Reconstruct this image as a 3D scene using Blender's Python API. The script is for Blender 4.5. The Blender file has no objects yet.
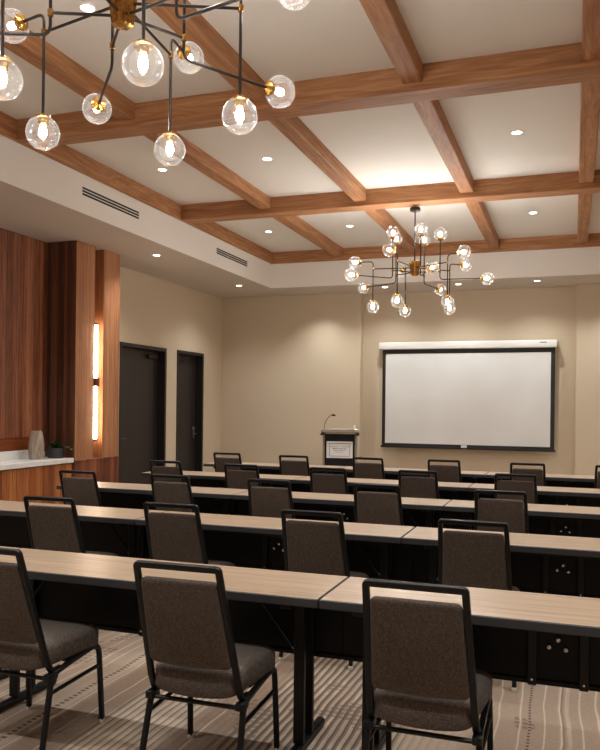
import bpy, bmesh, math, random
from mathutils import Vector, Matrix
random.seed(7)
D = bpy.data
SC = bpy.context.scene
COL = SC.collection
PI = math.pi

# ------------------------------------------------------------------ materials
def srgb(r, g, b):
    f = lambda c: c / 12.92 if c <= .04045 else ((c + .055) / 1.055) ** 2.4
    return (f(r / 255), f(g / 255), f(b / 255), 1)

class NT:
    """small helper around a node tree"""
    def __init__(s, name):
        s.m = D.materials.new(name); s.m.use_nodes = True
        s.t = s.m.node_tree; s.t.nodes.clear()
        s.out = s.t.nodes.new('ShaderNodeOutputMaterial')
    def n(s, kind, **kw):
        nd = s.t.nodes.new(kind)
        for k, v in kw.items():
            if k.startswith('i_'): nd.inputs[k[2:].replace('_', ' ')].default_value = v
            else: setattr(nd, k, v)
        return nd
    def l(s, a, b): s.t.links.new(a, b)
    def val(s, sock, v):
        if hasattr(v, 'is_output'): s.l(v, sock)
        else: sock.default_value = v
    def math(s, op, a, b=0.0, c=0.0, clamp=False):
        nd = s.t.nodes.new('ShaderNodeMath'); nd.operation = op; nd.use_clamp = clamp
        s.val(nd.inputs[0], a); s.val(nd.inputs[1], b); s.val(nd.inputs[2], c)
        return nd.outputs[0]
    def mix(s, f, a, b, mode='MIX'):
        nd = s.t.nodes.new('ShaderNodeMix'); nd.data_type = 'RGBA'; nd.blend_type = mode
        s.val(nd.inputs[0], f); s.val(nd.inputs[6], a); s.val(nd.inputs[7], b)
        return nd.outputs[2]
    def ramp(s, f, stops, interp='LINEAR'):
        nd = s.t.nodes.new('ShaderNodeValToRGB'); cr = nd.color_ramp; cr.interpolation = interp
        while len(cr.elements) < len(stops): cr.elements.new(.5)
        for e, (p, c) in zip(cr.elements, stops):
            e.position = p; e.color = c if len(c) == 4 else (*c, 1)
        s.l(f, nd.inputs[0]); return nd.outputs[0]
    def obj(s): return s.n('ShaderNodeTexCoord').outputs['Object']
    def scaled(s, v, sc, loc=(0, 0, 0)):
        nd = s.n('ShaderNodeMapping'); s.l(v, nd.inputs[0])
        nd.inputs['Scale'].default_value = sc; nd.inputs['Location'].default_value = loc
        return nd.outputs[0]
    def noise(s, v, scale, detail=3, rough=.55, dist=0):
        nd = s.n('ShaderNodeTexNoise'); s.l(v, nd.inputs['Vector'])
        nd.inputs['Scale'].default_value = scale; nd.inputs['Detail'].default_value = detail
        nd.inputs['Roughness'].default_value = rough; nd.inputs['Distortion'].default_value = dist
        return nd.outputs[0]
    def principled(s, col, rough=.5, metal=0, bump=None, bstr=.2, bdist=.01, spec=.5, **kw):
        p = s.n('ShaderNodeBsdfPrincipled')
        s.val(p.inputs['Base Color'], col); s.val(p.inputs['Roughness'], rough)
        p.inputs['Metallic'].default_value = metal
        p.inputs['Specular IOR Level'].default_value = spec
        for k, v in kw.items(): s.val(p.inputs[k.replace('_', ' ')], v)
        if bump is not None:
            b = s.n('ShaderNodeBump'); b.inputs['Strength'].default_value = bstr
            b.inputs['Distance'].default_value = bdist
            s.l(bump, b.inputs['Height']); s.l(b.outputs[0], p.inputs['Normal'])
        s.l(p.outputs[0], s.out.inputs[0]); return p

def flat(name, rgb, rough=.5, metal=0, spec=.5, nscale=40, var=.06):
    t = NT(name); v = t.obj(); c = srgb(*rgb)
    nz = t.noise(v, nscale, 2)
    k = t.math('MULTIPLY_ADD', nz, 2 * var, 1 - var)
    col = t.mix(1.0, c, k, 'MULTIPLY')
    t.principled(col, rough, metal, spec=spec); return t.m

def paint(name, rgb, bump=.08):
    t = NT(name); v = t.obj(); c = srgb(*rgb)
    n1 = t.noise(v, .9, 2); n2 = t.noise(v, 160, 2)
    col = t.mix(1.0, c, t.math('MULTIPLY_ADD', n1, .05, .975), 'MULTIPLY')
    t.principled(col, .85, bump=n2, bstr=bump, bdist=.002, spec=.25); return t.m

def wood(name, dark, mid, light, axis, rough=.5, fine=1.0, strips=None, spec=.4, amp=.46):
    """grain runs along axis (0,1,2); strips = (axis across, width) for veneer leaves of differing tone"""
    t = NT(name); v = t.obj()
    sc = [26 * fine] * 3; sc[axis] = 1.3
    info = t.n('ShaderNodeObjectInfo').outputs['Random']
    mp = t.n('ShaderNodeMapping'); t.l(v, mp.inputs[0]); mp.inputs['Scale'].default_value = sc
    comb = t.n('ShaderNodeCombineXYZ')
    t.l(t.math('MULTIPLY', info, 37.0), comb.inputs[0]); t.l(t.math('MULTIPLY', info, 13.0), comb.inputs[1])
    t.l(comb.outputs[0], mp.inputs['Location'])
    g1 = t.noise(mp.outputs[0], 1.0, 5, .6, .6)
    sc2 = [5 * fine] * 3; sc2[axis] = .55
    g2 = t.noise(t.scaled(v, sc2), 1.0, 3, .5, 1.5)
    rings = t.math('FRACT', t.math('MULTIPLY', g2, 7.0))
    rings = t.math('ABSOLUTE', t.math('SUBTRACT', rings, .5))
    f = t.math('ADD', t.math('MULTIPLY', g1, .85), t.math('MULTIPLY_ADD', rings, .28, .02))
    if strips:
        ax, w = strips
        sp = t.n('ShaderNodeSeparateXYZ'); t.l(v, sp.inputs[0])
        q = t.math('DIVIDE', sp.outputs[ax], w); fl = t.math('FLOOR', q)
        wn = t.n('ShaderNodeTexWhiteNoise', noise_dimensions='1D'); t.l(fl, wn.inputs['W'])
        f = t.math('ADD', f, t.math('MULTIPLY_ADD', wn.outputs[0], amp, -amp / 2))
        fr = t.math('FRACT', q)
        line = t.math('LESS_THAN', fr, .05)
        f = t.math('SUBTRACT', f, t.math('MULTIPLY', line, .3))
    col = t.ramp(f, [(.22, srgb(*dark)), (.52, srgb(*mid)), (.8, srgb(*light))])
    t.principled(col, rough, bump=g1, bstr=.12, bdist=.002, spec=spec); return t.m

M = {}
M['ceiling'] = paint('ceiling_paint', (232, 229, 222))
M['soffit'] = paint('soffit_paint', (236, 232, 225))
M['soffit_under_shaded'] = paint('soffit_under_shade', (205, 196, 186))  # soffit paint darkened underneath, its shade put into the colour
M['wall'] = paint('beige_wall_paint', (204, 188, 164))
M['oak_x'] = wood('oak_beam_along_x', (122, 80, 50), (168, 116, 76), (198, 152, 110), 0, .6)
M['oak_y'] = wood('oak_beam_along_y', (122, 80, 50), (168, 116, 76), (198, 152, 110), 1, .6)
M['veneer'] = wood('walnut_panel', (96, 54, 34), (150, 92, 62), (184, 124, 88), 2, .45, 1.6, strips=(1, .062))
M['veneer_column_lit'] = wood('walnut_column_lit', (130, 80, 50), (172, 116, 78), (200, 146, 104), 2, .45, 2.2, strips=(1, .052), amp=.22)  # paler than the panelling: light on the column faces put into the colour
M['veneer_side_shaded'] = wood('walnut_column_side_shaded', (54, 30, 22), (90, 54, 38), (116, 74, 52), 2, .5, 2.2, strips=(0, .05))  # dark copy of the column wood, shade on that side painted in
M['veneer_low'] = wood('walnut_wainscot', (78, 36, 20), (128, 68, 40), (156, 94, 58), 2, .45, 2.0, strips=(1, .08))
M['cabinet'] = wood('walnut_cabinet', (104, 54, 24), (160, 92, 46), (192, 128, 76), 2, .42, 1.8, strips=(1, .115))
M['band'] = wood('walnut_band', (84, 38, 16), (126, 64, 30), (150, 84, 44), 1, .4, 1.2)
M['laminate'] = wood('ash_laminate', (140, 118, 97), (172, 148, 124), (196, 173, 150), 0, .34, 1.5, spec=.5)
M['edge'] = flat('charcoal_edge_band', (52, 53, 57), .45)
M['black'] = flat('black_metal', (10, 10, 12), .42, 0, .35)
M['undertable'] = flat('black_panel', (8, 8, 13), .55, 0, .3)
M['bronze'] = flat('dark_bronze_rod', (44, 37, 31), .34, .5)
M['door'] = flat('dark_brown_door', (40, 34, 33), .42, 0, .45, 8, .05)
M['frame'] = flat('dark_door_frame', (30, 27, 26), .4)
M['chrome'] = flat('polished_steel', (205, 205, 205), .22, 1)
M['glide'] = flat('nickel_glide', (225, 223, 218), .35, .2)
M['nickel'] = flat('aged_nickel', (120, 112, 104), .35, .6)
M['white'] = flat('white_enamel', (226, 224, 218), .4)
M['screen_black'] = flat('screen_border_black', (22, 21, 21), .6)
M['sign'] = flat('sign_card', (226, 226, 226), .5)
M['ink'] = flat('sign_ink', (120, 118, 118), .6)
M['ink_dark'] = flat('sign_border_ink', (72, 70, 72), .6)
M['planter'] = flat('charcoal_planter', (58, 56, 58), .6)
M['soil'] = flat('soil', (40, 30, 24), .9)
M['steel'] = flat('satin_steel', (186, 176, 164), .32, .75)
M['side_tan'] = flat('lectern_side', (150, 138, 122), .4, .3)

def mk_marble():
    t = NT('white_marble'); v = t.obj()
    n1 = t.noise(v, 3.5, 6, .65, 1.5)
    col = t.ramp(n1, [(.2, srgb(206, 204, 200)), (.45, srgb(238, 236, 230)), (.75, srgb(244, 243, 239))])
    t.principled(col, .25, spec=.5); return t.m
M['marble'] = mk_marble()

def mk_stone():
    t = NT('veined_stone'); v = t.obj()
    n = t.noise(t.scaled(v, (14, 14, 2.5)), 1, 5, .6, 2)
    col = t.ramp(n, [(.25, srgb(112, 92, 78)), (.5, srgb(160, 142, 126)), (.75, srgb(196, 180, 164))])
    t.principled(col, .5, spec=.4); return t.m
M['stone'] = mk_stone()

def mk_leaf():
    t = NT('green_leaf'); v = t.obj()
    n = t.noise(v, 30, 2)
    col = t.ramp(n, [(.3, srgb(30, 52, 22)), (.6, srgb(64, 92, 40)), (.8, srgb(112, 134, 84))])
    t.principled(col, .5, spec=.4); return t.m
M['leaf'] = mk_leaf()

def mk_fabric():
    t = NT('taupe_woven_fabric'); v = t.obj()
    n1 = t.noise(v, 330, 2, .6)
    sx = t.noise(t.scaled(v, (520, 60, 60)), 1, 2); sz = t.noise(t.scaled(v, (60, 520, 520)), 1, 2)
    f = t.math('ADD', t.math('MULTIPLY', n1, .4), t.math('ADD', t.math('MULTIPLY', sx, .3), t.math('MULTIPLY', sz, .3)))
    col = t.ramp(f, [(.36, srgb(56, 48, 43)), (.5, srgb(87, 77, 70)), (.64, srgb(124, 111, 102))])
    t.principled(col, .92, bump=f, bstr=.45, bdist=.002, spec=.15, Sheen_Weight=.1); return t.m
M['fabric'] = mk_fabric()

def mk_screen():
    t = NT('projection_fabric'); v = t.obj()
    n = t.noise(v, .8, 2)
    col = t.ramp(n, [(.3, srgb(214, 213, 210)), (.7, srgb(226, 226, 224))])
    t.principled(col, .9, spec=.1); return t.m
M['screen'] = mk_screen()

def mk_brass():
    t = NT('antique_brass'); v = t.obj()
    n = t.noise(v, 60, 3)
    col = t.ramp(n, [(.3, srgb(150, 104, 44)), (.7, srgb(214, 166, 92))])
    t.principled(col, .26, 1, bump=n, bstr=.25, bdist=.002); return t.m
M['brass'] = mk_brass()

def emis(name, rgb, strength):
    t = NT(name); e = t.n('ShaderNodeEmission'); e.inputs[0].default_value = (*rgb, 1)
    e.inputs[1].default_value = strength; t.l(e.outputs[0], t.out.inputs[0]); return t.m
M['bulb'] = emis('bulb_light', (1, .95, .9), 270)
M['downlight'] = emis('downlight_lens', (1, .9, .76), 14)
M['tube'] = emis('sconce_tube', (1, .83, .62), 22)

def mk_glass():
    t = NT('seeded_clear_glass'); v = t.obj()
    fr = t.n('ShaderNodeFresnel'); fr.inputs[0].default_value = 1.45
    lw = t.n('ShaderNodeLayerWeight'); lw.inputs[0].default_value = .25
    tr = t.n('ShaderNodeBsdfTransparent'); tr.inputs[0].default_value = (.97, .97, .97, 1)
    gl = t.n('ShaderNodeBsdfGlossy'); gl.inputs['Roughness'].default_value = .04
    tl = t.n('ShaderNodeBsdfTranslucent'); tl.inputs[0].default_value = (1, .97, .92, 1)
    df = t.n('ShaderNodeBsdfDiffuse'); df.inputs[0].default_value = (1, .98, .95, 1)
    hz = t.n('ShaderNodeMixShader'); hz.inputs[0].default_value = .5
    t.l(tl.outputs[0], hz.inputs[1]); t.l(df.outputs[0], hz.inputs[2])
    vo = t.n('ShaderNodeTexVoronoi'); vo.inputs['Scale'].default_value = 46; t.l(v, vo.inputs['Vector'])
    seed = t.math('LESS_THAN', vo.outputs['Distance'], .13)
    rim = t.math('POWER', lw.outputs['Facing'], 5.0)
    fh = t.math('ADD', t.math('MULTIPLY', seed, .12), t.math('MULTIPLY_ADD', rim, .45, .012), clamp=True)
    m1 = t.n('ShaderNodeMixShader'); t.l(fh, m1.inputs[0]); t.l(tr.outputs[0], m1.inputs[1]); t.l(hz.outputs[0], m1.inputs[2])
    m2 = t.n('ShaderNodeMixShader'); t.l(t.math('MULTIPLY', fr.outputs[0], .6), m2.inputs[0]); t.l(m1.outputs[0], m2.inputs[1]); t.l(gl.outputs[0], m2.inputs[2])
    t.l(m2.outputs[0], t.out.inputs[0]); return t.m
M['glass'] = mk_glass()

def mk_carpet():
    t = NT('striped_broadloom_carpet'); v = t.obj()
    sp = t.n('ShaderNodeSeparateXYZ'); t.l(v, sp.inputs[0])
    x, y = sp.outputs[0], sp.outputs[1]
    warp = t.noise(t.scaled(v, (1.2, 1.5, 1)), 1, 2)
    xx = t.math('ADD', x, t.math('MULTIPLY_ADD', warp, .07, -.035))
    W = 2.75
    fx = t.math('FRACT', t.math('DIVIDE', t.math('ADD', xx, 2.75), W))     # 0 at X=-2.75, 1 at X=0
    # broad ground tones across one repeat
    def P(X): return (X + 2.75) / W
    g = lambda a: srgb(*a)
    A, B, C, E_ = (157, 137, 120), (139, 118, 102), (174, 154, 136), (124, 105, 92)
    ground = t.ramp(fx, [(0, g(A)), (P(-2.5), g(A)), (P(-2.40), g(C)), (P(-2.32), g(B)), (P(-2.12), g(B)), (P(-2.06), g(C)),
                         (P(-1.75), g(C)), (P(-1.68), g(B)), (P(-1.50), g(B)), (P(-1.45), g(E_)), (P(-.78), g(E_)), (P(-.70), g(C)), (P(-.5), g(C)), (P(-.42), g(A)), (1, g(A))])
    # fine pinstripes in some zones
    zone = t.ramp(fx, [(0, (0, 0, 0)), (P(-2.14), (0, 0, 0)), (P(-2.11), (1, 1, 1)), (P(-1.74), (.9, .9, .9)), (P(-1.70), (.1, .1, .1)),
                       (P(-1.50), (.1, .1, .1)), (P(-1.46), (1, 1, 1)), (P(-.76), (1, 1, 1)), (P(-.7), (.35, .35, .35)), (P(-.45), (0, 0, 0)), (P(-.06), (0, 0, 0)), (P(-.03), (.7, .7, .7)), (1, (.7, .7, .7))])
    ph = t.math('FRACT', t.math('MULTIPLY', xx, 1 / .040))
    pin = t.math('GREATER_THAN', ph, .52)
    irr = t.noise(t.scaled(v, (60, 2.4, 1)), 1, 3)
    pin = t.math('MULTIPLY', pin, t.math('MULTIPLY_ADD', irr, 1.6, -.15, True))
    col = t.mix(t.math('MULTIPLY', t.math('MULTIPLY', pin, zone), .72), ground, g((206, 190, 170)))
    dk = t.math('MULTIPLY', t.math('LESS_THAN', ph, .26), zone)
    col = t.mix(t.math('MULTIPLY', dk, .62), col, g((84, 70, 62)))
    # single pale lines
    def line(X, w):
        return t.math('LESS_THAN', t.math('ABSOLUTE', t.math('SUBTRACT', fx, P(X))), .72 * w / W)
    ls = line(-2.62, .008)
    for X, w in ((-2.55, .007), (-2.36, .006), (-2.22, .006), (-1.62, .007), (-.34, .006), (-.235, .006), (-.12, .006), (-.045, .006), (-2.70, .006)):
        ls = t.math('MAXIMUM', ls, line(X, w))
    col = t.mix(t.math('MULTIPLY', ls, .55), col, g((208, 192, 172)))
    # dashed dark braids
    dash = t.math('GREATER_THAN', t.math('FRACT', t.math('MULTIPLY', y, 1 / .036)), .45)
    dl = t.math('MULTIPLY', t.math('MAXIMUM', line(-2.43, .018), line(-.19, .009)), dash)
    col = t.mix(t.math('MULTIPLY', dl, .8), col, g((74, 62, 56)))
    # crosshatched dark patches
    pz = t.noise(t.scaled(v, (1.1, .8, 1), (3.3, 1.7, 0)), 1.6, 2)
    patch = t.math('GREATER_THAN', pz, .60)
    grid = t.math('MULTIPLY', t.math('GREATER_THAN', ph, .4), t.math('GREATER_THAN', t.math('FRACT', t.math('MULTIPLY', y, 1 / .05)), .3))
    col = t.mix(t.math('MULTIPLY', t.math('MULTIPLY', patch, grid), .45), col, g((78, 64, 56)))
    pile = t.noise(v, 420, 2, .7); mot = t.noise(t.scaled(v, (40, 90, 1)), 1, 3)
    k = t.math('ADD', t.math('MULTIPLY_ADD', pile, .5, .62), t.math('MULTIPLY_ADD', mot, .5, -.12))
    col = t.mix(1.0, col, k, 'MULTIPLY')
    t.principled(col, .97, bump=pile, bstr=.4, bdist=.004, spec=.08); return t.m
M['carpet'] = mk_carpet()

# ------------------------------------------------------------------ mesh building
class MB:
    def __init__(s): s.bm = bmesh.new(); s.mi = 0
    def _tag(s, faces):
        for f in faces: f.material_index = s.mi
    def box(s, x0, x1, y0, y1, z0, z1, bevel=0, seg=1, fn=None):
        vs = [s.bm.verts.new((x, y, z)) for z in (z0, z1) for y in (y0, y1) for x in (x0, x1)]
        ix = [(0, 2, 3, 1), (4, 5, 7, 6), (0, 1, 5, 4), (2, 6, 7, 3), (0, 4, 6, 2), (1, 3, 7, 5)]
        fs = [s.bm.faces.new([vs[i] for i in f]) for f in ix]
        s._tag(fs)
        allv = set(vs)
        if bevel:
            es = list({e for f in fs for e in f.edges})
            r = bmesh.ops.bevel(s.bm, geom=es, offset=bevel, segments=seg, affect='EDGES', profile=.5)
            allv = {v for v in allv if v.is_valid} | set(r['verts'])
            s._tag(r['faces'])
        if fn:
            for v in allv: v.co = fn(v.co)
        return fs
    def quad(s, *ps):
        f = s.bm.faces.new([s.bm.verts.new(p) for p in ps]); f.material_index = s.mi; return f
    def ring_loft(s, rings, cap=True):
        R = [[s.bm.verts.new(p) for p in r] for r in rings]
        n = len(R[0])
        for a, b in zip(R, R[1:]):
            for i in range(n):
                f = s.bm.faces.new((a[i], a[(i + 1) % n], b[(i + 1) % n], b[i])); f.material_index = s.mi
        if cap:
            f = s.bm.faces.new(R[0][::-1]); f.material_index = s.mi
            f = s.bm.faces.new(R[-1]); f.material_index = s.mi
    def sweep(s, pts, w, h=None, n=8, up=(0, 1, 0), power=1.0, cap=True):
        """sweep an n-gon of half sizes w (across) and h (along up-ish) along pts; power<1 squares it off"""
        h = h or w; P = [Vector(p) for p in pts]; rings = []
        up = Vector(up)
        for i, p in enumerate(P):
            d0 = (P[i] - P[i - 1]).normalized() if i else None
            d1 = (P[i + 1] - P[i]).normalized() if i < len(P) - 1 else None
            d = (d0 or d1) if (d0 is None or d1 is None) else (d0 + d1)
            d = d.normalized()
            a = d.cross(up)
            if a.length < 1e-4: a = d.cross(Vector((1, 0, 0)))
            a.normalize(); b = a.cross(d).normalized()
            k = 1.0
            if d0 is not None and d1 is not None:
                c = max(.35, math.cos(d0.angle(d1) / 2)); k = 1 / c
            r = []
            for j in range(n):
                t = 2 * PI * (j + .5) / n
                cx, cy = math.cos(t), math.sin(t)
                cx = math.copysign(abs(cx) ** power, cx); cy = math.copysign(abs(cy) ** power, cy)
                r.append(p + a * (w * cx) + b * (h * cy))
            rings.append(r)
        s.ring_loft(rings, cap)
    def lathe(s, prof, n=16, center=(0, 0, 0), axis=(0, 0, 1), cap=True, lobes=0, amp=0):
        ax = Vector(axis).normalized()
        u = ax.orthogonal().normalized(); w = ax.cross(u); c = Vector(center); rings = []
        for r, z in prof:
            rr = []
            for j in range(n):
                t = 2 * PI * j / n
                q = r * (1 + (amp * math.cos(lobes * t) if lobes else 0))
                rr.append(c + ax * z + u * (q * math.cos(t)) + w * (q * math.sin(t)))
            rings.append(rr)
        s.ring_loft(rings, cap)
    def sphere(s, c, r, nu=24, nv=14, sz=1.0):
        prof = [(max(1e-4, r * math.sin(PI * i / nv)), -r * sz * math.cos(PI * i / nv)) for i in range(nv + 1)]
        s.lathe(prof, nu, c, cap=True)
    def build(s, name, mats, parent=None, smooth=40):
        bmesh.ops.recalc_face_normals(s.bm, faces=s.bm.faces[:])
        me = D.meshes.new(name); s.bm.to_mesh(me); s.bm.free()
        for m in (mats if isinstance(mats, (list, tuple)) else [mats]): me.materials.append(m)
        if smooth:
            me.polygons.foreach_set('use_smooth', [True] * len(me.polygons))
            me.set_sharp_from_angle(angle=math.radians(smooth))
        o = D.objects.new(name, me); COL.objects.link(o)
        if parent: o.parent = parent
        return o

def bend_path(pts, r, n=5):
    """polyline with its inner corners rounded to radius r"""
    P = [Vector(p) for p in pts]; out = [P[0]]
    for i in range(1, len(P) - 1):
        a, b, c = P[i - 1], P[i], P[i + 1]
        u, v = (a - b), (c - b); q = min(r, u.length * .49, v.length * .49)
        p0, p1 = b + u.normalized() * q, b + v.normalized() * q
        for k in range(n + 1):
            t = k / n
            out.append(p0 * (1 - t) ** 2 + b * 2 * t * (1 - t) + p1 * t * t)
    out.append(P[-1]); return out

def thing(name, label, cat, loc=(0, 0, 0), rz=0, group=None):
    o = D.objects.new(name, None); COL.objects.link(o); o.empty_display_size = .1
    o.location = loc; o.rotation_euler = (0, 0, rz)
    tag(o, label, cat, group); return o
def tag(o, label, cat, group=None, kind=None):
    o['label'] = label; o['category'] = cat
    if group: o['group'] = group
    if kind: o['kind'] = kind
    return o
def struct(o, label=None, cat=None):
    o['kind'] = 'structure'
    if label: o['label'] = label
    if cat: o['category'] = cat
    return o
def dup(root, loc, rz, label=None):
    r = root.copy(); COL.objects.link(r); r.location = loc; r.rotation_euler = (0, 0, rz)
    if label: r['label'] = label
    for ch in list(root.children):
        c = ch.copy(); COL.objects.link(c); c.parent = r
        for g in list(ch.children):
            d = g.copy(); COL.objects.link(d); d.parent = c
    return r

# ------------------------------------------------------------------ room shell
XL, XR, YB, YF = -6.40, 2.80, 13.57, -4.2
ZS, ZB, ZC = 3.57, 3.99, 4.19          # soffit, beam underside, ceiling
TX0, TX1, TY1, TY0 = -5.02, 1.42, 12.62, -3.7
REC = .20                              # depth of the recess behind the screen
RX0, RX1 = -3.647, .036

b = MB(); b.box(XL - .2, XR + .2, YF - .2, YB + .5, -.1, 0)
struct(b.build('floor', M['carpet'], smooth=0), 'striped beige and brown broadloom carpet floor', 'floor')
b = MB(); b.box(TX0 - .05, TX1 + .05, TY0 - .05, TY1 + .05, ZC, ZC + .1)
struct(b.build('ceiling', M['ceiling'], smooth=0), 'off-white tray ceiling between the oak beams', 'ceiling')
b = MB()
for (x0, x1, y0, y1) in ((XL - .1, TX0, YF - .1, YB + .4), (TX1, XR + .1, YF - .1, YB + .4), (TX0, TX1, TY1, YB + .4), (TX0, TX1, YF - .1, TY0)):
    b.mi = 0; b.box(x0, x1, y0, y1, ZS, ZC + .1)
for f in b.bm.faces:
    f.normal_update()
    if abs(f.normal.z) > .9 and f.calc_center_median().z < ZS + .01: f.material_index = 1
struct(b.build('ceiling_soffit', [M['soffit'], M['soffit_under_shaded']], smooth=0), 'dropped white soffit running round the tray ceiling', 'ceiling')

# door openings in the left wall
DOORS = [(10.00, 11.40, 2.445), (11.77, 12.775, 2.45)]
b = MB(); y = YF
for (y0, y1, zt) in DOORS:
    b.box(XL - .2, XL, y, y0, 0, ZS); b.box(XL - .2, XL, y0, y1, zt, ZS); y = y1
b.box(XL - .2, XL, y, YB + .4, 0, ZS)
for (y0, y1, zt) in DOORS: b.box(XL - .24, XL - .2, y0 - .02, y1 + .02, 0, zt + .02)
struct(b.build('wall_left', M['wall'], smooth=0), 'beige painted side wall with two dark doors', 'wall')
b = MB(); b.box(XL, RX0, YB, YB + .4, 0, ZS); b.box(RX0, RX1, YB + REC, YB + .4, 0, ZS); b.box(RX1, XR, YB, YB + .4, 0, ZS)
struct(b.build('wall_back', M['wall'], smooth=0), 'beige painted end wall with a shallow recess behind the screen', 'wall')
b = MB(); b.box(XR, XR + .2, YF, YB + .4, 0, ZS)
struct(b.build('wall_right', M['wall'], smooth=0), 'beige painted wall on the right', 'wall')
b = MB(); b.box(XL - .2, XR + .2, YF - .2, YF, 0, ZS)
struct(b.build('wall_front', M['wall'], smooth=0), 'beige painted wall at the rear of the room', 'wall')
b = MB(); b.box(XL, RX0 + .012, YB - .012, YB, 0, .10); b.box(RX0, RX0 + .012, YB, YB + REC - .012, 0, .10)
b.box(RX0, RX1, YB + REC - .012, YB + REC, 0, .10); b.box(RX1, XR, YB - .012, YB, 0, .10)
struct(b.build('baseboard_back', M['frame'], smooth=0), 'dark baseboard along the end wall', 'baseboard')
b = MB(); b.box(XL, XL + .012, 9.25, 9.98, 0, .10); b.box(XL, XL + .012, 11.42, 11.75, 0, .10); b.box(XL, XL + .012, 12.80, YB - .013, 0, .10)
struct(b.build('baseboard_left', M['frame'], smooth=0), 'dark baseboard along the side wall by the doors', 'baseboard')

# ceiling beams
def beam(name, x0, x1, y0, y1, z0, mat, label):
    b = MB(); b.box(x0, x1, y0, y1, z0, ZC + .01, bevel=.006)
    return struct(b.build(name, mat, smooth=30), label, 'ceiling beam')
n = 0
def tn():
    global n; n += 1; return 'trim_%d' % n
beam(tn(), TX0 + .002, TX0 + .035, TY0, TY1, ZB, M['oak_y'], 'oak edge beam running along the left side of the tray')
beam(tn(), TX1 - .035, TX1 - .002, TY0, TY1, ZB, M['oak_y'], 'oak edge beam along the right side of the tray')
beam(tn(), TX0 + .035, TX1 - .035, TY1 - .035, TY1 - .002, ZB, M['oak_x'], 'oak edge beam across the far end of the tray')
CR = [(-.55, -.31), (2.74, 2.98), (5.99, 6.235), (9.245, 9.48)]
names = ['oak cross beam behind the viewer', 'oak cross beam carrying the nearer chandelier', 'oak cross beam, the wider and nearer of the two seen whole', 'oak cross beam carrying the farther chandelier']
for (y0, y1), nm in zip(CR, names):
    beam(tn(), TX0 + .035, TX1 - .035, y0, y1, ZB, M['oak_x'], nm)
LX = [-3.78, -2.51, -1.212, .107]
ln = ['first', 'second', 'third', 'fourth']
segs = [(-.31, 2.74, 'over the viewer'), (2.98, 5.99, 'before the nearer cross beam'), (6.235, 9.245, 'between the two cross beams'), (9.48, TY1 - .035, 'at the far end of the tray')]
for i, x in enumerate(LX):
    for y0, y1, w in segs:
        beam(tn(), x - .078, x + .078, y0 - .001, y1 + .001, 4.05, M['oak_y'], '%s oak beam from the left, lengthwise piece %s' % (ln[i], w))

# ------------------------------------------------------------------ left wall joinery
CX = -5.92
b = MB(); b.box(XL, -6.37, 3.2, 8.25, 1.09, ZS - .002)
struct(b.build(tn(), M['veneer'], smooth=0), 'reddish wood panelling above the counter', 'wall panelling')
b = MB(); b.box(XL, -6.38, 3.2, 8.25, .935, 1.088)
struct(b.build(tn(), M['band'], smooth=0), 'horizontal wood band between counter and panelling', 'wall panelling')
b = MB()
for (y0, y1) in ((8.25, 8.65), (8.85, 9.24)):
    b.mi = 0; b.box(XL, CX, y0, y1, .80, ZS - .002)
b.mi = 0; b.box(XL, CX - .15, 8.65, 8.85, .80, ZS - .002)
b.mi = 2; b.box(XL, CX + .008, 8.25, 9.244, 0, .775)
b.mi = 2; b.box(XL, CX + .016, 8.25, 9.248, .775, .80, bevel=.006)
for f in b.bm.faces:
    f.normal_update(); c = f.calc_center_median()
    if f.normal.y < -.9 and c.y < 8.3 and c.z > .8: f.material_index = 1
    if c.y < 8.3 and f.normal.y < -.9 and c.z < .8: f.material_index = 1
struct(b.build(tn(), [M['veneer_column_lit'], M['veneer_side_shaded'], M['veneer_low']], smooth=0), 'wood clad column with a lit slot, beside the nearer door', 'column')

# sconce in the slot
sc_ = thing('wall_sconce', 'two stacked glowing tube lights in the slot of the wood column', 'wall light', (CX, 8.69, 1.8))
for z0, z1 in ((1.05, 1.742), (1.852, 2.545)):
    b = MB(); b.lathe([(.026, z0 - 1.8), (.034, z0 - 1.792), (.034, z1 - 1.808), (.026, z1 - 1.8)], 16, (-.012, 0, 0))
    b.build('light_tube', M['tube'], sc_)
b = MB(); b.box(-.148, .03, -.039, .045, -.058, .052, bevel=.004)
b.build('mount_block', M['veneer_low'], sc_)
for z in (-.775, .748):
    b = MB(); b.box(-.15, .012, -.036, .036, z, z + .024, bevel=.003); b.build('end_cap', M['veneer_low'], sc_)

# sideboard, countertop
sb = thing('sideboard', 'built-in wood sideboard with plain doors under the marble counter', 'cabinet', (-5.95, 6.4, 0))
Y0 = 4.4
b = MB(); b.box(-.43, -.02, Y0 - 6.4, 8.246 - 6.4, .09, .768); b.build('body', M['veneer_low'], sb, 0)
b = MB(); b.box(-.43, -.06, Y0 - 6.4, 8.246 - 6.4, 0, .089); b.build('plinth', M['frame'], sb, 0)
y = 8.243
while y > Y0 + .3:
    b = MB(); b.box(-.0195, .0, y - .545 - 6.4, y - .004 - 6.4, .10, .755, bevel=.002)
    b.build('door', M['cabinet'], sb, 0); y -= .549
ct = thing('countertop', 'white marble counter slab with low backsplash on the sideboard', 'countertop', (-5.95, 6.4, .77))
b = MB(); b.box(-.44, .024, Y0 - 6.4, 8.247 - 6.4, 0, .06, bevel=.004); b.build('slab', M['marble'], ct, 30)
b = MB(); b.box(-.44, -.415, Y0 - 6.4, 8.247 - 6.4, .0605, .163, bevel=.003); b.build('backsplash', M['marble'], ct, 30)

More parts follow.
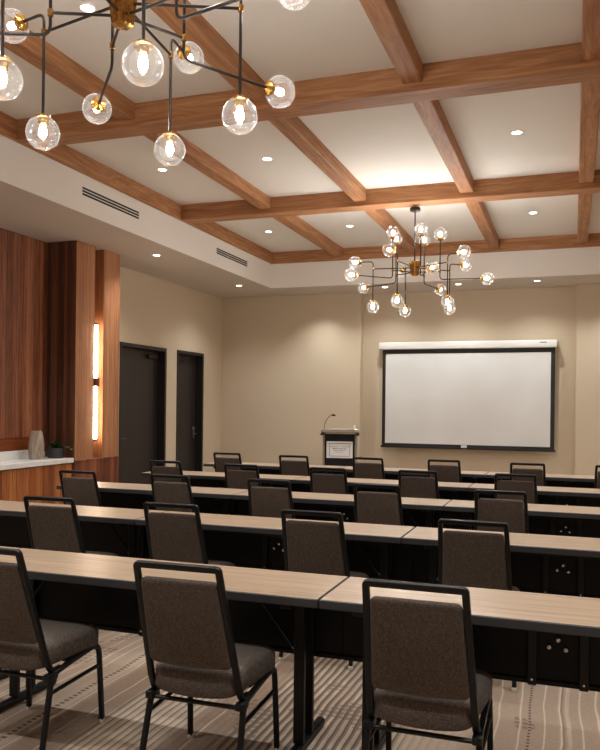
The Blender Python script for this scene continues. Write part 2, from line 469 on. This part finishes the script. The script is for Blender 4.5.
# vases and plant on the counter
CT = .8305
v1 = MB(); v1.lathe([(.07, 0), (.085, .01), (.094, .08), (.094, .16), (.086, .25), (.068, .325), (.06, .345), (.05, .345), (.052, .32)], 28)
v1.mi = 1; v1.lathe([(.012, 0), (.016, .004), (.012, .008)], 12, (.087, .035, .115), (1, .35, 0))
o = v1.build('vase', [M['stone'], M['soil']]); o.location = (-6.17, 7.83, CT)
tag(o, 'tall tapered veined stone vase on the marble counter', 'vase')
v2 = MB(); v2.lathe([(.055, 0), (.062, .01), (.062, .09), (.056, .118), (.045, .12), (.045, .1)], 24)
o = v2.build('vase', M['stone']); o.location = (-6.27, 8.0, CT)
tag(o, 'short stone vase tucked between tall vase and potted plant', 'vase')
pp = thing('potted_plant', 'small trailing green plant in a charcoal round pot', 'plant', (-6.10, 8.115, CT))
b = MB(); b.lathe([(.088, 0), (.098, .008), (.102, .125), (.090, .125), (.088, .1)], 28); b.build('pot', M['planter'], pp)
b = MB(); b.lathe([(.087, .098), (.087, .108)], 20); b.build('soil', M['soil'], pp)
b = MB(); rnd = random.Random(3)
def leaf(p, d, L, w):
    d = Vector(d).normalized(); s = d.cross(Vector((0, 0, 1))); s = s.normalized() if s.length > .01 else Vector((1, 0, 0))
    up = s.cross(d); P = Vector(p); prev = None
    for k in range(5):
        t = k / 4; c = P + d * L * t + up * (-.35 * L * t * t) + Vector((0, 0, -.15 * L * t * t))
        ww = w * math.sin(PI * min(.97, max(.06, t)) ** .8)
        row = (b.bm.verts.new(c - s * ww + up * ww * .35), b.bm.verts.new(c), b.bm.verts.new(c + s * ww + up * ww * .35))
        if prev:
            b.bm.faces.new((prev[0], prev[1], row[1], row[0])); b.bm.faces.new((prev[1], prev[2], row[2], row[1]))
        prev = row
for k in range(46):
    a = rnd.uniform(0, 2 * PI); e = rnd.uniform(.15, 1.3); r = rnd.uniform(0, .07)
    if abs(math.sin(a) * .15 + .115 - .25) < .02: continue
    base = (r * math.cos(a), r * math.sin(a), .11 + rnd.uniform(0, .05))
    Lf = rnd.uniform(.05, .095)
    leaf(base, (math.cos(a) * math.cos(e) * .8, math.sin(a) * math.cos(e) * .35, math.sin(e)), Lf, Lf * .34)
for k in range(9):                                                # trailing stem toward the room
    t = k / 8; leaf((.08 + .12 * t, .02 + .03 * t, .12 + .035 * math.sin(t * PI) - .02 * t), (1, (-1) ** k * .9, .3), .05, .018)
b.build('foliage', M['leaf'], pp)

# ------------------------------------------------------------------ doors
def door(name, y0, y1, zt, lever_at_start, label):
    r = D.objects.new(name, None); COL.objects.link(r); r.location = (XL, y0, 0); struct(r, label, 'door')
    w = y1 - y0; X = -.125
    b = MB()
    b.box(-.199, .012, 0.001, .055, 0, zt - .001); b.box(-.199, .012, w - .055, w - .001, 0, zt - .001); b.box(-.199, .012, .055, w - .055, zt - .056, zt - .001)
    b.box(-.199, X - .012, .055, .07, 0, zt - .056); b.box(-.199, X - .012, w - .07, w - .055, 0, zt - .056)
    b.build('door_frame', M['frame'], r, 0)
    b = MB(); b.box(X - .045, X, .058, w - .058, .006, zt - .06, bevel=.002); b.build('door_leaf', M['door'], r, 0)
    ly = .125 if lever_at_start else w - .125; s = 1 if lever_at_start else -1
    hd = MB(); hd.box(X + .001, X + .012, ly - .03, ly + .03, .90, 1.12, bevel=.004)
    hd.sweep(bend_path([(X + .012, ly, .985), (X + .06, ly, .985), (X + .06, ly + s * .14, .985)], .015), .010, n=8)
    hd.lathe([(.02, 0), (.02, .014)], 12, (X + .012, ly, 1.08), (1, 0, 0))
    hd.build('lever_handle', M['nickel'], r)
    hy = w - .06 if lever_at_start else .06
    for z in (.25, 1.2, zt - .3):
        b = MB(); b.lathe([(.009, -.06), (.009, .06)], 8, (X + .006, hy, z)); b.build('hinge', M['bronze'], r)
    cl = MB(); c0 = w - .42 if lever_at_start else .12
    cl.box(X + .001, X + .05, c0, c0 + .28, zt - .19, zt - .125, bevel=.008)
    cl.sweep([(X + .045, c0 + .2, zt - .12), (X + .10, c0 - .06, zt - .10), (X + .02, c0 - .26, zt - .075)], .008, n=6)
    cl.build('door_closer', M['bronze'], r)
    return r
door('door_1', *DOORS[0], True, 'wide dark brown door right beside the wood column')
door('door_2', *DOORS[1], False, 'narrower dark brown door, nearer the corner of the room')

# ------------------------------------------------------------------ vents and downlights
def vent(y0, y1, z0, z1, label):
    t = thing('air_vent', label, 'vent', (TX0, (y0 + y1) / 2, (z0 + z1) / 2), group='linear air vents in the soffit face')
    L, h = (y1 - y0) / 2, (z1 - z0) / 2
    b = MB(); b.box(.0003, .002, -L - .012, L + .012, -h - .010, h + .010); b.build('faceplate', M['soffit'], t, 0)
    for z in (-h * .76, 0, h * .76):
        b = MB(); b.box(.0005, .0034, -L, L, z - h * .25, z + h * .25); b.build('slot', M['screen_black'], t, 0)
vent(7.08, 8.23, 3.768, 3.855, 'three-slot linear air vent in the soffit, nearer the wood panelling')
vent(10.41, 11.55, 3.764, 3.848, 'three-slot linear air vent in the soffit, above the two doors')

def downlight(x, y, z, label, grp, power, r=.05):
    t = thing('ceiling_downlight', label, 'ceiling light', (x, y, z), group=grp)
    b = MB(); b.lathe([(r + .014, -.0005), (r + .012, -.006), (r, -.007), (r - .004, -.004), (r - .004, -.0005)], 28); b.build('trim_ring', M['white'], t)
    b = MB(); b.lathe([(r - .004, -.0012), (r - .004, -.0032)], 24); b.build('lens', M['downlight'], t)
    lamp(x, y, z - .02, power, 92 if z > 4 else 130)
def lamp(x, y, z, power, ang=112, col=(.95, .975, .965)):
    L = D.lights.new('downlight_or_fill_beam', 'SPOT'); L.energy = power; L.spot_size = math.radians(ang); L.spot_blend = .9
    L.shadow_soft_size = .05; L.color = col
    o = D.objects.new('downlight_or_fill_beam', L); COL.objects.link(o); o.location = (x, y, z)
PW, PS = 118, 72
G1, G2 = 'recessed downlights in the ceiling coffers', 'recessed downlights in the soffit'
downlight(-.543, 7.76, ZC, 'round downlight in the coffer right of the third oak beam, between the cross beams', G1, PW)
downlight(-3.156, 7.78, ZC, 'round downlight between the two cross beams, second coffer from the left', G1, PW)
downlight(-4.443, 7.78, ZC, 'round downlight in the leftmost coffer between cross beams, under the hanging globe', G1, PW)
downlight(-4.45, 11.05, ZC, 'round downlight in the far left corner coffer by the second air vent', G1, PW)
downlight(-3.153, 11.05, ZC, 'round downlight in the far row of coffers, second coffer from the left', G1, PW)
downlight(-.549, 11.02, ZC, 'round downlight in the far coffer up and right of the farther chandelier', G1, PW)
downlight(-3.122, 4.44, ZC, 'round downlight seen behind the arms of the nearer chandelier', G1, PW)
downlight(-5.44, 9.39, ZS, 'soffit downlight over the wood column and nearer door', G2, PS)
downlight(-5.44, 12.18, ZS, 'soffit downlight by the far left corner over the narrower door', G2, PS)
downlight(-3.072, 13.0, ZS, 'soffit downlight behind the left globes of the farther chandelier', G2, PS)
downlight(-1.825, 13.0, ZS, 'soffit downlight over the middle of the projection screen', G2, PS)
downlight(-.574, 13.0, ZS, 'soffit downlight over the right end of the projection screen', G2, PS)
# added fill lamps without fittings, standing in for unseen downlights
for x in (-4.45, -3.15, -.55, .76):
    for y in (1.2, -2.0): lamp(x, y, ZC - .02, PW)
for x, y in ((-4.45, 4.44), (-.55, 4.44), (.76, 4.44), (.76, 7.77), (.76, 11.05), (-1.85, 7.2)): lamp(x, y, ZC - .02, PW)
for x, y in ((-5.44, 6.6), (-5.44, 3.8), (2.1, 9.4), (2.1, 12.2), (2.1, 6.6), (2.1, 3.8), (.7, 13.0), (-4.3, 13.0)): lamp(x, y, ZS - .02, PS)

# ------------------------------------------------------------------ projection screen
ps = thing('projection_screen', 'pull-down white projection screen with black border on the end wall', 'projection screen', (-1.785, 13.62, 2.6))
cx = -1.785
b = MB(); b.box(-3.297 - cx, -.271 - cx, -.055, .055, -.062, .065, bevel=.014, seg=3); b.build('case', M['white'], ps)
for s in (-1, 1):
    b = MB(); b.box(s * 1.513 - .006, s * 1.513 + .006, -.05, .149, -.055, .06, bevel=.003); b.build('end_bracket', M['white'], ps)
b = MB(); b.box(-.21 + 1.513 - .06, -.10 + 1.513 - .06, -.0565, -.0552, .018, .034); b.build('nameplate', M['ink'], ps, 0)
X0, X1, Z0, Z1 = -3.245 - cx, -.297 - cx, .812 - 2.6, 2.545 - 2.6
def sag(x, z):
    u = (x - X0) / (X1 - X0); w = (z - Z0) / (Z1 - Z0)
    return .006 * math.sin(9 * (abs(u - .5) * 1.2 + .55 * w)) * math.sin(PI * u) * math.sin(PI * min(1, w * 1.1))
b = MB(); NX, NZ = 44, 28
wx0, wx1, wz0, wz1 = -3.187 - cx, -.364 - cx, .868 - 2.6, 2.462 - 2.6
def gx(i): return [X0, wx0][i] if i < 2 else ([wx1, X1][i - NX + 1] if i > NX - 2 else wx0 + (wx1 - wx0) * (i - 1) / (NX - 2))
def gz(i): return [Z0, wz0][i] if i < 2 else ([wz1, Z1][i - NZ + 1] if i > NZ - 2 else wz0 + (wz1 - wz0) * (i - 1) / (NZ - 2))
V = [[b.bm.verts.new((gx(i), sag(gx(i), gz(j)), gz(j))) for i in range(NX + 1)] for j in range(NZ + 1)]
for j in range(NZ):
    for i in range(NX):
        f = b.bm.faces.new((V[j][i], V[j][i + 1], V[j + 1][i + 1], V[j + 1][i]))
        f.material_index = 0 if (0 < i < NX - 1 and 0 < j < NZ - 1) else 1
b.build('fabric', [M['screen'], M['screen_black']], ps)
b = MB(); b.box(X0 - .02, X1 + .02, -.014, .014, Z0 - .022, Z0 + .012, bevel=.006, seg=2)
b.build('bottom_bar', M['screen_black'], ps)
b = MB(); b.box(-.05, .05, -.02, -.0145, Z0 + .004, Z0 + .05, bevel=.004); b.build('pull_handle', M['white'], ps)

# ------------------------------------------------------------------ lectern
lc = thing('lectern', 'black lectern with steel top and white framed sign', 'lectern', (-3.71, 12.55, 0), math.radians(14))
b = MB(); b.box(-.25, .25, -.15, -.12, .08, 1.05); b.build('front_panel', M['undertable'], lc, 0)
for s in (-1, 1):
    b = MB(); b.box(min(s * .251, s * .285), max(s * .251, s * .285), -.17, .22, .06, 1.05, bevel=.006); b.build('side_panel', M['side_tan'], lc)
b = MB(); b.box(-.31, .31, -.26, .28, 0, .058, bevel=.01); b.build('base', M['undertable'], lc)
b = MB(); b.box(-.315, .315, -.24, .26, 1.052, 1.10, bevel=.008, fn=lambda c: Vector((c.x, c.y, c.z - (c.y - .02) * .10)))
b.box(-.305, .305, -.26, -.235, 1.085, 1.14, bevel=.006); b.build('top', M['steel'], lc)
for s in (-1, 1):
    b = MB(); b.box(min(s * .285, s * .322), max(s * .285, s * .322), -.225, .15, 1.03, 1.055, bevel=.004); b.build('top_bracket', M['black'], lc)
sg = MB(); sg.box(-.22, .22, -.162, -.151, .65, .928, bevel=.004)
sg = sg.build('sign', M['sign'], lc); sg['label'] = 'white framed sign card'
def bars(rects, name, mat):
    b = MB()
    for x0, x1, z0, z1 in rects: b.box(x0, x1, -.1635, -.1618, z0, z1)
    b.build(name, mat, sg, 0)
bars([(-.172, .172, .892, .899), (-.172, .172, .679, .685), (-.172, -.166, .679, .899), (.166, .172, .679, .899), (-.17, -.03, .836, .841), (.05, .17, .836, .841)], 'border', M['ink_dark'])
rr = random.Random(5); L = []
for row, (z, w, h) in enumerate(((.805, .115, .022), (.775, .095, .014), (.75, .06, .01))):
    x = -w
    while x < w:
        q = rr.uniform(.008, .02); L.append((x, min(w, x + q), z - h * rr.uniform(.2, .5), z + h * rr.uniform(.2, .5))); x += q + .006
bars(L, 'lettering', M['ink'])
def LP(x, y, z): return tuple(Matrix.Translation((-3.71, 12.55, 0)) @ Matrix.Rotation(math.radians(14), 4, 'Z') @ Vector((x, y, z)))
mc = thing('gooseneck_microphone', 'thin black gooseneck microphone rising from the lectern top', 'microphone', LP(-.26, -.13, 1.1195), math.radians(14))
b = MB(); b.lathe([(.03, 0), (.03, .008), (.02, .018), (.012, .02)], 16); b.build('base', M['black'], mc)
pth = [(0, 0, .015), (.0, 0, .06), (.015, -.005, .12), (.05, -.015, .185), (.10, -.03, .235), (.13, -.04, .25)]
b = MB(); b.sweep(pth, .006, n=8); b.build('neck', M['black'], mc)
b = MB(); b.lathe([(.006, -.01), (.015, 0), (.018, .03), (.014, .055), (.005, .062)], 14, (.13, -.04, .25), (.9, -.3, -.15)); b.build('capsule', M['black'], mc)
pn = MB(); pn.lathe([(.012, 0), (.014, .005), (.014, .075), (.010, .08)], 14); o = pn.build('marker_cup', M['white']); o.location = LP(.245, -.13, 1.1185)
tag(o, 'small white upright tube at the right of the lectern top', 'cup')

# ------------------------------------------------------------------ training tables
TL, TD, TH = 1.829, .457, .737
def make_table():
    r = thing('training_table', '', 'table', group='training tables set in rows')
    hx = TL / 2 - .0025
    b = MB(); b.box(-hx, hx, -TD / 2, TD / 2, TH - .038, TH, bevel=.004)
    for f in b.bm.faces: f.normal_update(); f.material_index = 0 if f.normal.z > .9 else 1
    b.build('tabletop', [M['laminate'], M['edge']], r, 30)
    b = MB(); b.box(-TL / 2 + .0004, TL / 2 - .0004, .135, .15, .385, .695, bevel=.002); b.box(-TL / 2 + .0004, TL / 2 - .0004, .125, .1352, .385, .405, bevel=.002)
    mp = b.build('modesty_panel', M['undertable'], r, 30)
    for s in (-1, 1):
        b = MB(); b.box(s * .1 - .018, s * .1 + .018, .105, .1248, .385, .695, bevel=.003)
        b.build('hanger_strap', M['black'], r, 30)
        for z in (.41, .67):
            b = MB(); b.lathe([(.006, 0), (.005, .004)], 10, (s * .1, .1048, z), (0, -1, 0)); b.build('bolt', M['chrome'], r)
    for q in ((-.03, .655), (.0, .578), (-.035, .545), (.03, .54)):
        b = MB(); b.lathe([(.004, 0), (.011, .002), (.009, .02), (.004, .022)], 10, (q[0], .134, q[1]), (0, -1, 0)); b.build('latch_knob', M['chrome'], r)
    b = MB(); b.box(-hx + .12, hx - .12, -.13, -.105, TH - .066, TH - .0385, bevel=.003); b.build('apron_rail', M['undertable'], r, 30)
    for s in (-1, 1):
        x = s * (TL / 2 - .155)
        b = MB(); b.box(x - .024, x + .024, -.018, .012, .041, TH - .0385, bevel=.004); b.box(x - .024, x + .024, .105, .132, .041, TH - .0385, bevel=.004)
        b.box(x - .024, x + .024, -.19, .19, TH - .064, TH - .039, bevel=.004)
        lg = b.build('leg', M['black'], r, 30)
        b = MB(); b.box(x - .021, x + .021, -.2, .315, .006, .04, bevel=.008); b.build('foot', M['black'], lg, 30)
        b = MB(); b.sweep([(x - s * .03, 0, .46), (x - s * .22, 0, TH - .045)], .007, n=8); b.build('brace', M['black'], lg)
        for p in ((x - s * .03, -.004, .46), (x - s * .215, -.004, TH - .052)):
            b = MB(); b.lathe([(.007, 0), (.006, .012)], 10, p, (0, -1, 0)); b.build('brace_bolt', M['chrome'], lg)
        for y in (-.19, .3):
            b = MB(); b.lathe([(.016, 0), (.018, .006)], 12, (x, y, 0)); b.build('glide', M['black'], lg)
    return r
ROWF = [2.975, 4.57, 6.155, 7.68, 9.25]
ROWN = ['nearest', 'second', 'third', 'fourth', 'farthest']
POSN = ['left', 'middle', 'right']
TX = [-3.706, -1.878, -.049]
proto = None
for i, yf in enumerate(ROWF):
    for j, x in enumerate(TX):
        lab = 'wood-topped black training table, the %s one in the %s row' % (POSN[j], ROWN[i])
        if proto is None:
            proto = make_table(); proto.location = (x, yf + TD / 2, 0); proto['label'] = lab
        else: dup(proto, (x, yf + TD / 2, 0), 0, lab)

# ------------------------------------------------------------------ banquet chairs
def rrect(hx0, hx1, y0, y1, r, n=5, mid=6):
    """rounded quad outline: half width hx0 at y0, hx1 at y1"""
    out = []
    for cx, cy, a0 in ((hx1 - r, y1 - r, 0), (-hx1 + r, y1 - r, 90), (-hx0 + r, y0 + r, 180), (hx0 - r, y0 + r, 270)):
        for k in range(n + 1):
            a = math.radians(a0 + 90 * k / n); out.append((cx + r * math.cos(a), cy + r * math.sin(a)))
        if a0 == 180:                                             # extra points along the rear/lower edge so it can bow
            for k in range(1, mid + 1): out.append((-hx0 + r + (2 * hx0 - 2 * r) * k / (mid + 1), y0))
    return out
def make_chair():
    r = thing('banquet_chair', '', 'chair', group='banquet chairs along the training tables')
    F = M['fabric']; K = M['black']
    # back frame: one bent tube, both uprights and top rail
    up = []
    for s in (-1, 1):
        up.append([(s * .191, -.045, .352), (s * .192, -.112, .352), (s * .191, -.146, .42), (s * .1725, -.306, .903)])
    path = bend_path(up[0][:3], .028, 4) + bend_path([up[0][2], up[0][3], up[1][3], up[1][2]], .010, 4)[1:-1] + bend_path(up[1][:3], .028, 4)[::-1]
    b = MB(); b.sweep(path, .0132, .0118, n=12, up=(0, 1, .25), power=.5)
    b.build('back_frame', K, r, 35)
    # back pad: flat upholstered board with softly rolled edges, leaning with the uprights
    def lean(x, y, z):
        t = (z - .42) / .483
        return Vector((x, y - .150 - .160 * t, z - (.010 * (1 - (x / .18) ** 2) if z < .52 else 0)))
    b = MB(); rings = []
    for y, ins in ((-.017, .012), (-.0145, .005), (-.008, 0), (.014, 0), (.024, .006), (.030, .018), (.033, .05)):
        rings.append([lean(x, y, z) for x, z in rrect(.176 - ins, .160 - ins,   .492 + ins, .852 - ins, .02, 5, 6)])
    b.ring_loft(rings)
    b.build('backrest', F, r, 50)
    # seat cushion
    b = MB(); rings = []
    for z, ins in ((.376, .016), (.379, .005), (.388, 0), (.446, 0), (.458, .004), (.468, .014), (.476, .034), (.481, .07), (.483, .11)):
        ol = rrect(.186 - ins, .218 - ins, -.165 + ins, .242 - ins, .055 if ins < .05 else .03)
        rings.append([Vector((x, y, z - (.022 * max(0, 1 - (x / .19) ** 2) * min(1, max(0, -y / .12)) if z < .39 else 0))) for x, y in ol])
    b.ring_loft(rings)
    b.build('seat', F, r, 50)
    b = MB(); b.box(-.185, .185, .0, .215, .362, .3755, bevel=.003); b.build('seat_board', K, r, 30)
    # legs: each side an inverted U, split at the middle of its rail
    for s in (-1, 1):
        f = bend_path([(s * .210, .252, .012), (s * .203, .228, .385), (s * .203, .04, .366)], .055, 6)
        b = MB(); b.sweep(f, .0125, n=10, up=(1, 0, 0), power=.75); lg = b.build('leg', K, r)
        b = MB(); b.lathe([(.011, 0), (.0135, .003), (.0135, .018), (.012, .022)], 12, (s * .210, .252, 0)); gl = b.build('glide', M['glide'], lg); gl['label'] = 'nickel foot glide'
        q = bend_path([(s * .203, .04, .366), (s * .203, -.120, .345), (s * .216, -.205, .012)], .05, 6)
        b = MB(); b.sweep(q, .0125, n=10, up=(1, 0, 0), power=.75); lg = b.build('leg', K, r)
        b = MB(); b.lathe([(.011, 0), (.0135, .003), (.0135, .018), (.012, .022)], 12, (s * .216, -.205, 0)); gl = b.build('glide', M['glide'], lg); gl['label'] = 'nickel foot glide'
        b = MB(); b.sweep([(s * .2055, .234, .280), (s * .2065, -.138, .268)], .009, n=8, up=(1, 0, 0)); b.build('side_stretcher', K, r)
        b = MB(); b.box(s * .198 - .018, s * .198 + .018, -.155, -.09, .322, .353, bevel=.006, seg=2); b.build('bracket', K, r)
    b = MB(); b.sweep([(-.2, -.135, .330), (.2, -.135, .330)], .009, n=8); b.build('rear_stretcher', K, r)
    b = MB(); b.sweep([(-.205, .205, .366), (.205, .205, .366)], .008, n=8); b.build('front_stretcher', K, r)
    return r
CHX = [[(-2.315, 2.61, 0), (-1.412, 2.61, 1), (-.508, 2.635, 0)],
       [(-3.175, 4.15, 3), (-2.308, 4.18, 1), (-1.413, 4.21, 0), (-.50, 4.20, 0)],
       [(-4.18, 5.86, 2), (-3.248, 5.86, 0), (-2.329, 5.84, 1), (-1.435, 5.86, 0), (-.494, 5.80, 0)],
       [(-4.10, 7.30, 1), (-3.183, 7.22, 1), (-2.26, 7.22, 0), (-1.39, 7.30, 0), (-.495, 7.33, 0)],
       [(-4.11, 8.88, 0), (-3.188, 8.80, 1), (-2.28, 8.86, 0), (-1.398, 8.93, 0), (-.47, 8.86, 0), (.413, 8.90, 0)]]
ORD = ['first', 'second', 'third', 'fourth', 'fifth', 'sixth']
chair = None
for i, row in enumerate(CHX):
    for j, (x, yb, rot) in enumerate(row):
        where = 'leftmost' if j == 0 else ('rightmost' if j == len(row) - 1 else ORD[j] + ' from left')
        lab = 'taupe banquet chair with black frame, %s at the %s row of tables' % (where, ROWN[i])
        loc = (x - (.31 * math.sin(math.radians(rot))), yb + .31, 0)
        if chair is None:
            chair = make_chair(); chair.location = loc; chair.rotation_euler = (0, 0, math.radians(rot)); chair['label'] = lab
        else: dup(chair, loc, math.radians(rot), lab)

# ------------------------------------------------------------------ chandeliers
GR = .078
def make_chandelier(loc, rz, label):
    zc = loc[2]
    r = thing('globe_chandelier', label, 'chandelier', loc, rz, 'many-armed globe chandeliers')
    top = ZB - zc
    b = MB(); b.lathe([(.062, top - .001), (.065, top - .006), (.065, top - .04), (.058, top - .046), (.012, top - .048)], 28); b.build('canopy', M['bronze'], r)
    b = MB(); b.lathe([(.0085, .08), (.0085, top - .046)], 12); b.build('stem', M['bronze'], r)
    b = MB(); b.lathe([(.024, -.088), (.043, -.082), (.047, -.05), (.055, .03), (.061, .085), (.053, .095), (.012, .098)], 40, lobes=10, amp=.10); b.build('hub', M['brass'], r, 60)
    for kk in range(5):
        for typ in (0, 1):
            a = math.radians((77 if typ == 0 else 41) + 72 * kk); u = Vector((math.cos(a), math.sin(a), 0))
            if typ == 0: R, dz, ze, zo, ro = .307, -.04, .418, -.137, .869
            else:        R, dz, ze, zo, ro = .51, .015, -.456, .104, .744
            s = 1 if ze > zo else -1
            P = lambda rr, z: u * rr + Vector((0, 0, z))
            b = MB()
            b.sweep([P(.02, dz), P(R, dz)], .0068, n=8, up=(0, 0, 1))
            b.sweep(bend_path([P(R, ze - s * GR), P(R, zo), P(ro - GR, zo)], .045, 6), .0072, n=8, up=(-u.y, u.x, 0))
            arm = b.build('arm', M['bronze'], r)
            b = MB(); b.lathe([(.010, -.016), (.0125, -.014), (.0125, .014), (.010, .016)], 12, P(R, dz)); b.build('collar', M['brass'], arm)
            for c, d in ((P(R, ze), Vector((0, 0, s))), (P(ro, zo), u)):
                b = MB(); b.lathe([(.009, -GR - .014), (.013, -GR - .012), (.036, -GR + .002), (.038, -GR + .010), (.024, -GR + .014), (.020, -GR + .040), (.012, -GR + .043)], 24, c, d, lobes=12, amp=.04)
                b.build('socket', M['brass'], arm)
                b = MB(); b.lathe([(.009, -GR + .043), (.012, -GR + .05), (.016, -.014), (.0185, .0), (.015, .014), (.007, .02)], 14, c, d); b.build('bulb', M['bulb'], arm)
                b = MB(); nv = 16; t0 = .42
                prof = [(GR * math.sin(t0 + (PI - t0) * i / nv) + (1e-4 if i == nv else 0), -GR * math.cos(t0 + (PI - t0) * i / nv)) for i in range(nv + 1)]
                b.lathe(prof, 36, c, d, cap=False); b.build('globe', M['glass'], arm, 180)
    return r
c1 = make_chandelier((-1.859, 2.899, 3.239), math.radians(-17.783), 'large nearby chandelier with clear glass globes, cut off by the top edge')
dup(c1, (-1.855, 9.41, 3.21), math.radians(1.2), 'distant chandelier with clear glass globes, hanging before the projection screen')

# ------------------------------------------------------------------ camera, world, colour
cam = D.cameras.new('camera'); co = D.objects.new('camera', cam); COL.objects.link(co)
yaw = math.atan(273.5 / 774)
co.matrix_world = Matrix.Translation((0, 0, 1.52)) @ Matrix.Rotation(yaw, 4, 'Z') @ Matrix.Rotation(PI / 2, 4, 'X') @ Matrix.Rotation(math.atan(.01115), 4, 'Z')
cam.sensor_fit = 'HORIZONTAL'; cam.sensor_width = 36; cam.lens = 774 / 600 * 36; cam.shift_y = 30.5 / 600
cam.clip_start = .05
SC.camera = co
w = D.worlds.new('room_air'); SC.world = w; w.use_nodes = True
w.node_tree.nodes['Background'].inputs[0].default_value = (.9, .85, .8, 1); w.node_tree.nodes['Background'].inputs[1].default_value = .0
SC.view_settings.view_transform = 'Standard'; SC.view_settings.look = 'None'
SC.view_settings.exposure = .24; SC.view_settings.gamma = 1
SC.cycles.transparent_max_bounces = 24; SC.cycles.max_bounces = 8; SC.cycles.diffuse_bounces = 5
SC.cycles.use_denoising = True
